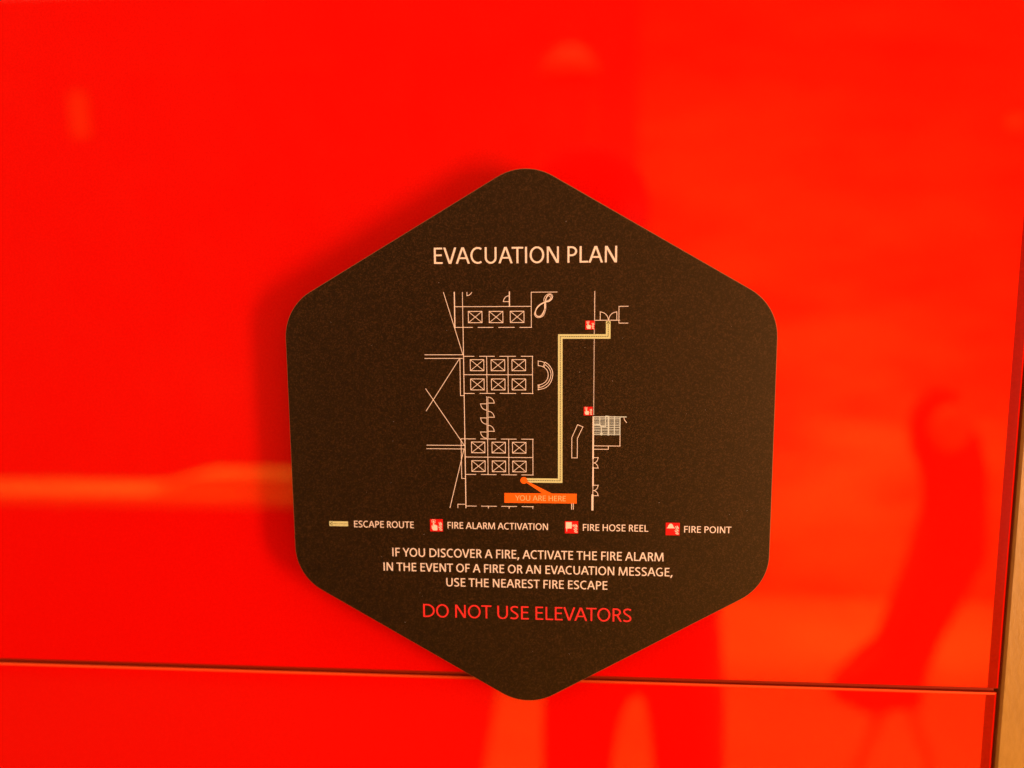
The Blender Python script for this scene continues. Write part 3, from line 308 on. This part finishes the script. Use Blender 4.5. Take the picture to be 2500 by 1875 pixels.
bm = bmesh.new(); box(bm, -0.72, 0.75, 0.032, 0.05, 0.85, 1.95); from_bm('backing_board', bm, M_BOARD, wall)

bm = bmesh.new(); box(bm, -0.70, 0.2624, 0.0232, 0.0275, H0-0.1434, H0-0.1409); from_bm('joint_tint_strip', bm, M_JOINT_TINT, wall)  # added filler strip, lightens the gap where lamp light cannot reach

tan = empty('tan_wall_panel', (0.266, 0.03, 0.85))
top(tan, 'tan slanted-grain wall panel standing right of the red glass, across a dark gap', 'wall panel')
bm = bmesh.new()
v = [bm.verts.new(P(x, y, z)) for x, z in ((266.0,-31.5),(266.0,-22.6),(267.2,-21.4),(680,-21.4),(680,-31.5)) for y in (-640, 440)]
for i in range(5):
    j = (i+1) % 5; bm.faces.new([v[2*i], v[2*j], v[2*j+1], v[2*i+1]])
bm.faces.new([v[2*i] for i in range(5)]); bm.faces.new([v[2*i+1] for i in range(4, -1, -1)])
from_bm('board', bm, M_TAN, tan)

# ------------------------------------------------------------------ the sign
sign = empty('evacuation_sign', P(0, -150, -19.9))
top(sign, 'dark brown rounded hexagonal evacuation plan sign standing off the red glass', 'sign')
def hexagon(R_, r_, n_=12):
    pts = []
    d = R_ - r_ / math.cos(math.radians(30))
    for k in range(6):
        a_ = 90 - 60*k
        cx, cy = d*math.cos(math.radians(a_)), d*math.sin(math.radians(a_))
        for i in range(n_+1):
            t = math.radians(a_ + 30 - 60*i/n_)
            pts.append((cx + r_*math.cos(t), cy + r_*math.sin(t)))
    return pts[::-1]
bm = bmesh.new()
rings = []
for inset, z in ((0,-3.0),(0,-0.35),(0.3,0.0)):
    rings.append([bm.verts.new(P(x, y, z)) for x, y in hexagon(150-inset*1.15, 28.8-inset)])
n_ = len(rings[0])
for a_, b_ in ((0,1),(1,2)):
    for i in range(n_):
        j = (i+1) % n_; q = bm.faces.new([rings[a_][i], rings[a_][j], rings[b_][j], rings[b_][i]]); q.material_index = 1
q = bm.faces.new(rings[2]); q = bm.faces.new(rings[0][::-1]); q.material_index = 2
face = from_bm('face_plate', bm, [M_FACE, M_CORE, M_BACK], sign)
bm = bmesh.new()
ra = [bm.verts.new(P(x, y, -3.0)) for x, y in hexagon(88, 14)]; rb = [bm.verts.new(P(x, y, -19.95)) for x, y in hexagon(88, 14)]
for i in range(len(ra)):
    j = (i+1) % len(ra); bm.faces.new([ra[i], rb[i], rb[j], ra[j]])
bm.faces.new(ra); bm.faces.new(rb[::-1])
from_bm('spacer_block', bm, M_BACK, sign)

t = lettering('title_lettering', TEXTS['title'], 0.10, M_WHITE, sign); t['label'] = 'EVACUATION PLAN title lettering'
t = lettering('warning_lettering', TEXTS['warn'], 0.10, M_WARN, sign); t['label'] = 'red DO NOT USE ELEVATORS lettering'
for k in ('i1','i2','i3'):
    t = lettering('instruction_line', TEXTS[k], 0.10, M_WHITE, sign); t['label'] = TEXTS[k][0].lower()
for k in ('l1','l2','l3','l4'):
    t = lettering('legend_lettering', TEXTS[k], 0.10, M_WHITE, sign); t['label'] = TEXTS[k][0] + ' legend lettering'
pl_ = []
for w_, pts in PLAN_LINES: pl_ += polyline(pts, w_ * 0.76)
union_mesh('plan_drawing', pl_, 0.10, M_WHITE, sign)
pl_ = []
for w_, pts in STAIR_LINES: pl_ += polyline(pts, w_, 0.0)
union_mesh('stair_drawing', pl_, 0.14, M_STAIR, sign)
pl_ = []
for w_, pts in DOTTED: pl_ += polyline(pts, w_, 0.0)
union_mesh('dotted_line', pl_, 0.10, M_WHITE, sign)
# lift cars drawn as crossed boxes: one mesh shared by all
lw, lh = LIFT_SIZE[0]/2, LIFT_SIZE[1]/2; s_ = .34
proto = union_mesh('lift_symbol', polyline([(-lw,-lh),(lw,-lh),(lw,lh),(-lw,lh),(-lw,-lh)], s_) + polyline([(-lw,-lh),(lw,lh)], s_*.85, 0) + polyline([(-lw,lh),(lw,-lh)], s_*.85, 0), 0.12, M_WHITE, sign)
base = Vector(proto.location)
for i, (x, y) in enumerate(LIFTS):
    o = proto
    if i:
        o = proto.copy(); COL.objects.link(o)
    o.location = base + Vector((x/1000, 0, y/1000))
# escape route band and its dashed arrow
R = [tuple(q) for q in ROUTE['path']]; wd = ROUTE['w']
polys = []
for i in range(4): polys.append(seg_quad(R[i], R[i+1], wd, 0)) 
for q in R[1:4]: polys.append(rect(q[0]-wd/2, q[1]-wd/2, q[0]+wd/2, q[1]+wd/2))
route = union_mesh('escape_route', polys, 0.16, M_GREEN, sign)
polys = []; per, on = 0.95, 0.60; carry = 0.3
for i in range(4):
    p_, q_ = R[i], R[i+1]; L = math.hypot(q_[0]-p_[0], q_[1]-p_[1]); ux, uy = (q_[0]-p_[0])/L, (q_[1]-p_[1])/L
    t_ = 1.2 if i == 0 else 0
    while t_ < L:
        e_ = min(t_ + on, L); polys.append(seg_quad((p_[0]+ux*t_, p_[1]+uy*t_), (p_[0]+ux*e_, p_[1]+uy*e_), 0.38)); t_ += per
ax, ay = R[0]
polys += polyline([(ax-.75, ay-1.15), (ax, ay-.35), (ax+.75, ay-1.15)], .36)
union_mesh('route_arrow', polys, 0.20, M_DARK, route)
cx, cy, ww, hh = LEGEND_ARROW
la = union_mesh('legend_arrow', [rect(cx-ww/2, cy-hh/2, cx+ww/2, cy+hh/2)], 0.12, M_GREEN, sign)
polys = polyline([(cx-ww*.34, cy+hh*.32), (cx-ww*.45, cy), (cx-ww*.34, cy-hh*.32)], .28)
t_ = -.34
while t_ < .48: polys.append(seg_quad((cx+ww*t_, cy), (cx+ww*min(t_+.038,.49), cy), .3)); t_ += .068
union_mesh('arrow_mark', polys, 0.16, M_DARK, la)
# pictograms (unit square, y down)
FLAMES = [[(.66,.25),(.74,.30),(.80,.44),(.87,.50),(.91,.515),(.86,.54),(.78,.50),(.72,.41)],
          [(.79,.21),(.85,.27),(.92,.36),(.935,.46),(.905,.49),(.84,.42),(.795,.33)],
          [(.675,.46),(.74,.52),(.82,.57),(.93,.60),(.925,.69),(.84,.665),(.76,.60),(.71,.54)],
          [(.615,.64),(.68,.61),(.76,.66),(.83,.72),(.92,.745),(.87,.785),(.79,.785),(.72,.73),(.67,.66)],
          [(.685,.78),(.76,.83),(.84,.845),(.94,.82),(.945,.91),(.85,.925),(.76,.90),(.71,.85)]]
PRESS = [[(.135,.05),(.42,.05),(.42,.075),(.135,.075)],[(.135,.285),(.42,.285),(.42,.31),(.135,.31)],[(.135,.05),(.16,.05),(.16,.31),(.135,.31)],[(.395,.05),(.42,.05),(.42,.31),(.395,.31)],
         [(.22,.14),(.33,.14),(.33,.25),(.22,.25)],
         [(.225,.29),(.325,.29),(.325,.60),(.235,.60)],
         [(.325,.46),(.355,.44),(.40,.455),(.43,.49),(.47,.475),(.50,.51),(.545,.505),(.565,.56),(.57,.84),(.53,.92),(.23,.92),(.13,.74),(.13,.52),(.16,.50),(.195,.53),(.20,.65),(.23,.66),(.235,.58),(.325,.58)]]
REEL = [[(.07,.10),(.085,.085),(.50,.085),(.515,.10),(.515,.60),(.07,.60)],[(.105,.59),(.17,.59),(.15,.86),(.13,.86)],
        [(.51,.33),(.58,.33),(.58,.36),(.51,.36)],[(.57,.28),(.69,.28),(.69,.31),(.57,.31)],[(.57,.40),(.69,.40),(.69,.43),(.57,.43)],[(.60,.30),(.655,.30),(.655,.41),(.60,.41)]]
HELMET = [[(.09,.445),(.09,.41),(.155,.355),(.18,.25),(.215,.18),(.265,.145),(.265,.09),(.40,.085),(.46,.11),(.51,.19),(.565,.34),(.66,.415),(.66,.445)]]
icon_label = ['fire alarm symbol beside the upper end of the dotted line', 'fire alarm symbol above the stair drawing', 'fire alarm activation legend symbol', 'fire hose reel legend symbol', 'fire point helmet legend symbol']
for (kind, (cx, cy, ww, hh)), lab in zip(ICONS, icon_label):
    ic = union_mesh('safety_symbol', [rect(cx-ww/2, cy-hh/2, cx+ww/2, cy+hh/2)], 0.24, M_RED, sign); ic['label'] = lab
    T = lambda p_: [(cx-ww/2+x*ww, cy+hh/2-y*hh) for x, y in p_]
    union_mesh('pictogram', [T(p_) for p_ in {'press': PRESS, 'reel': REEL, 'helmet': HELMET}[kind]], 0.28, M_WHITE, ic)
    union_mesh('flames', [T(p_) for p_ in FLAMES], 0.28, M_WHITE, ic)
# location marker
c_ = MARKER['c']
mk = union_mesh('location_marker', [ell(c_[0], c_[1], MARKER['r'], MARKER['r'], 0, 350, 35), MARKER['box'], MARKER['tail']], 0.24, M_ORANGE, sign)
lettering('marker_lettering', TEXTS['here'], 0.28, M_HERE, mk)
# a few specks of dust caught on the dark sheet
random.seed(4)
polys = []
for k in range(46):
    a_ = random.uniform(0, 6.28); r_ = 125*math.sqrt(random.random()); s1 = random.uniform(.05,.13)
    x, y = r_*math.cos(a_), r_*math.sin(a_)
    polys.append([(x+s1*math.cos(q)*random.uniform(.6,1.2), y+s1*math.sin(q)*random.uniform(.6,1.2)) for q in (0,1.2,2.4,3.7,5)])
d = union_mesh('dust_specks', polys, 0.34, M_WHITE, sign); d['kind'] = 'stuff'

# ------------------------------------------------------------------ the lit room the glass mirrors
def struct(name, mats, *boxes):
    bm = bmesh.new()
    for b_ in boxes: box(bm, *b_)
    o = from_bm(name, bm, mats); o['kind'] = 'structure'; return o
struct('added_dark_floor', M_DARK_FLOOR, (-3.2, -0.258, -3.4, 0.03, 0.0, 0.012))  # added, unseen: keeps the reflection dark at the lower left of the glass
struct('floor', M_STONE, (-3.2, 3.2, -3.4, 0.05, -0.02, 0.0))
struct('far_wall', M_BROWN, (-3.2, 0.33, -3.45, -3.4, 0.0, 2.95))
struct('ochre_far_wall', M_OCHRE, (0.33, 3.2, -3.45, -3.4, 0.0, 2.95))
# counter with a pale top
o = empty('counter', (-1.8, -2.6, 0)); top(o, 'long dark wood counter with a pale top mirrored left of the sign', 'counter')
bm = bmesh.new(); box(bm, -3.1, -0.35, -2.58, -2.43, 0.0, 0.73); from_bm('counter_front', bm, M_WOOD, o)
bm = bmesh.new(); box(bm, -3.12, -0.33, -2.60, -2.40, 0.73, 0.77); from_bm('counter_top', bm, M_CREAM, o)
bm = bmesh.new()
v = [bm.verts.new((x, y, z)) for y in (-2.42, -2.58) for x, z in ((-1.62,.772),(-1.42,.835),(-.36,.84),(-.36,.772))]
bm.faces.new(v[:4]); bm.faces.new(v[4:][::-1])
for i in range(4): j = (i+1) % 4; bm.faces.new([v[i], v[j], v[j+4], v[i+4]])
from_bm('raised_shelf', bm, M_CREAM, o)
# dome floor lamp (unlit)
o = empty('dome_floor_lamp', (0.105, -3.0, 0)); top(o, 'unlit floor lamp with a pale dome shade on a thin pole', 'floor lamp')
bm = bmesh.new(); bmesh.ops.create_uvsphere(bm, u_segments=24, v_segments=16, radius=0.125)
bmesh.ops.delete(bm, geom=[v for v in bm.verts if v.co.z < -0.01], context='VERTS')
for v in bm.verts: v.co += Vector((0.01, -3.0, 2.41)); 
from_bm('shade', bm, M_SHADE, o, True)
bm = bmesh.new(); bmesh.ops.create_cone(bm, cap_ends=True, segments=12, radius1=.011, radius2=.011, depth=2.40)
for v in bm.verts: v.co += Vector((0.105, -3.0, 1.21))
from_bm('pole', bm, M_SHADE, o)
bm = bmesh.new(); bmesh.ops.create_cone(bm, cap_ends=True, segments=24, radius1=.14, radius2=.12, depth=.03)
for v in bm.verts: v.co += Vector((0.105, -3.0, 0.016))
from_bm('base', bm, M_SHADE, o)
# wall plates
bm = bmesh.new(); box(bm, -2.398, -2.325, -3.396, -3.36, 2.28, 2.487)
o = from_bm('wall_plate', bm, M_CREAM); top(o, 'small upright pale plate high on the far wall, mirrored top left', 'wall plate')

bm = bmesh.new(); bmesh.ops.create_cone(bm, cap_ends=True, segments=32, radius1=.038, radius2=.034, depth=.02, matrix=Matrix.Translation((1.996, -3.388, 2.264)) @ Matrix.Rotation(math.pi/2, 4, 'X'))
o = from_bm('wall_disc', bm, M_CREAM); top(o, 'small round pale disc on the far wall, mirrored at the top right', 'wall fitting')
bm = bmesh.new(); box(bm, -2.07, -1.07, -3.398, -3.38, 2.576, 2.602)
o = from_bm('picture_rail', bm, M_SHADE); top(o, 'thin horizontal ochre rail on the far wall, mirrored high at the left', 'rail')
# people mirrored dimly in the glass
def person(name, label, joints, bones, clothes_split, loc, legs=None, legs_z=0, top_mat=None, slim=1.0):
    root = empty(name, loc); top(root, label, 'person')
    names = list(joints); me = bpy.data.meshes.new('body')
    me.from_pydata([joints[k][0] for k in names], [(names.index(a_), names.index(b_)) for a_, b_ in bones], [])
    ob = bpy.data.objects.new('body', me); COL.objects.link(ob)
    sk = ob.modifiers.new('skin', 'SKIN'); sk.use_smooth_shade = True
    for k, vv in zip(names, me.skin_vertices[0].data):
        vv.radius = (joints[k][1]*slim, (joints[k][2] if len(joints[k]) > 2 else joints[k][1])*slim)
    me.skin_vertices[0].data[names.index('pelvis')].use_root = True
    sb = ob.modifiers.new('sub', 'SUBSURF'); sb.levels = 2; sb.render_levels = 2
    dg = bpy.context.evaluated_depsgraph_get(); ev = bpy.data.meshes.new_from_object(ob.evaluated_get(dg))
    ob.modifiers.clear(); ob.data = ev; ev.name = 'body'
    for mt in (top_mat or M_CLOTH, M_SKIN, legs or M_CLOTH): ev.materials.append(mt)
    for f in ev.polygons:
        f.use_smooth = True; f.material_index = 1 if clothes_split(f.center) else (2 if f.center.z < legs_z else 0)
    ob.parent = root; ob.location = -root.location
    return root
def body_joints(hip, head, kneeL, kneeR, footL, footR, elbL, elbR, handL, handR, fwd):
    hip, head = Vector(hip), Vector(head); up = (head - hip).normalized(); f = Vector(fwd).normalized(); s = f.cross(up).normalized()
    L = (head-hip).length; J = {}; B = []
    J['pelvis'] = (hip, .155, .11); J['waist'] = (hip+up*L*.24, .13, .10); J['chest'] = (hip+up*L*.52, .15, .115); J['collar'] = (hip+up*L*.68, .075, .07)
    J['neck'] = (hip+up*L*.80, .055); J['skull'] = (head - up*.02, .082, .095); J['crown'] = (head+up*.085, .06, .07); J['nose'] = (head + f*.095 - up*.03, .022)
    B += [('pelvis','waist'),('waist','chest'),('chest','collar'),('collar','neck'),('neck','skull'),('skull','crown'),('skull','nose')]
    for sd, kn, ft, el, hd, sg in (('L',kneeL,footL,elbL,handL,-1),('R',kneeR,footR,elbR,handR,1)):
        h_ = hip + s*sg*.10 - up*.03; J['hip'+sd] = (h_, .09); J['knee'+sd] = (Vector(kn), .06); J['ankle'+sd] = (Vector(ft), .04)
        J['toe'+sd] = (Vector(ft) + f*.17 - Vector((0,0,.035)), .035)
        sh = hip + up*L*.66 + s*sg*.18; J['shoulder'+sd] = (sh, .062); J['elbow'+sd] = (Vector(el), .042); J['wrist'+sd] = (Vector(hd), .027)
        B += [('pelvis','hip'+sd),('hip'+sd,'knee'+sd),('knee'+sd,'ankle'+sd),('ankle'+sd,'toe'+sd),('chest','shoulder'+sd),('shoulder'+sd,'elbow'+sd),('elbow'+sd,'wrist'+sd)]
        d_ = (Vector(hd)-Vector(el)).normalized(); lat = d_.cross(f).normalized() if abs(d_.dot(f)) < .9 else s
        J['palm'+sd] = (Vector(hd)+d_*.055, .034, .017); B.append(('wrist'+sd,'palm'+sd))
        for k in range(4):
            o_ = lat*(k-1.5)*.02; a_ = Vector(hd)+d_*.10+o_; ln_ = (.028,.034,.032,.024)[k]
            J[f'k{k}'+sd] = (a_, .009); J[f't{k}'+sd] = (a_+d_*ln_+f*.012, .008); B += [('palm'+sd,f'k{k}'+sd),(f'k{k}'+sd,f't{k}'+sd)]
        J['th'+sd] = (Vector(hd)+d_*.06+lat*.048, .010); B.append(('wrist'+sd,'th'+sd))
    return J, B
def hair(parent, head, back, k=1.0):
    bm = bmesh.new(); bmesh.ops.create_uvsphere(bm, u_segments=20, v_segments=14, radius=1)
    for v in bm.verts: v.co = Vector(head) + Vector(back)*.02 + Vector((v.co.x*.105*k, v.co.y*.115*k, .045 + v.co.z*.105*k))
    from_bm('hair', bm, M_HAIR, parent, True)
J, B = body_joints((.14,-.98,.92), (.05,-.90,1.66), (.03,-.95,.50), (.25,-.96,.50), (.02,-1.0,.07), (.28,-1.0,.07), (-.10,-.82,1.15), (.28,-.82,1.15), (-.02,-.68,1.36), (.16,-.68,1.36), (0,1,0))
pr = person('person', 'photographer standing in dark clothes with both hands raised, faint in the red glass', J, B, lambda c: c.z > 1.50 or (c.y > -.70 and c.z > 1.2), (.14,-.98,0))
hair(pr, (.05,-.90,1.66), (0,-1,0))
# added only for the reflection: a dark cut-out slab and a small pale bag
OUT = [(1.041,1.277),(1.112,1.145),(1.139,1.068),(1.155,.808),(1.09,.728),(1.042,.593),(1.005,.52),(1.007,.381),(.869,.352),(.771,.397),(.785,.459),(.85,.492),(.915,.554),(.965,.78),(1.02,.953),(.998,1.021),(.957,1.111),(.947,1.189),(.962,1.244),(.999,1.288)]
o = empty('reflection_slab', (1.0, -1.74, 0)); top(o, 'added dark brown slab on two legs, shaped for the dark reflection at the right of the glass', 'reflected shape')
bm = bmesh.new()
fr = [bm.verts.new((x, -1.70, z)) for x, z in OUT]; bk = [bm.verts.new((x, -1.79, z)) for x, z in OUT]
bm.faces.new(fr); bm.faces.new(bk[::-1])
for i in range(len(OUT)): j = (i+1) % len(OUT); bm.faces.new([fr[i], bk[i], bk[j], fr[j]])
bmesh.ops.bevel(bm, geom=[e for e in bm.edges if abs(e.verts[0].co.y - e.verts[1].co.y) < 1e-6], offset=.015, segments=3, affect='EDGES')
from_bm('slab', bm, M_SLAB, o)
for x0, x1 in ((.93, .80), (.98, 1.12)):
    bm = bmesh.new(); a_, b_ = Vector((x0, -1.75, .40)), Vector((x1, -1.75, .005)); d_ = b_ - a_
    bmesh.ops.create_cone(bm, cap_ends=True, segments=12, radius1=.014, radius2=.014, depth=d_.length, matrix=Matrix.Translation((a_+b_)/2) @ d_.to_track_quat('Z','Y').to_matrix().to_4x4())
    from_bm('leg', bm, M_CREAM, o)
bm = bmesh.new(); bmesh.ops.create_uvsphere(bm, u_segments=24, v_segments=14, radius=1)
for v in bm.verts: v.co = Vector((1.005 + v.co.x*.05, -1.655 + v.co.y*.03, 1.192 + v.co.z*.062))
blob = from_bm('reflection_blob', bm, M_CREAM, None, True); top(blob, 'small rounded pale bag added for the light patch in the reflection', 'blob')
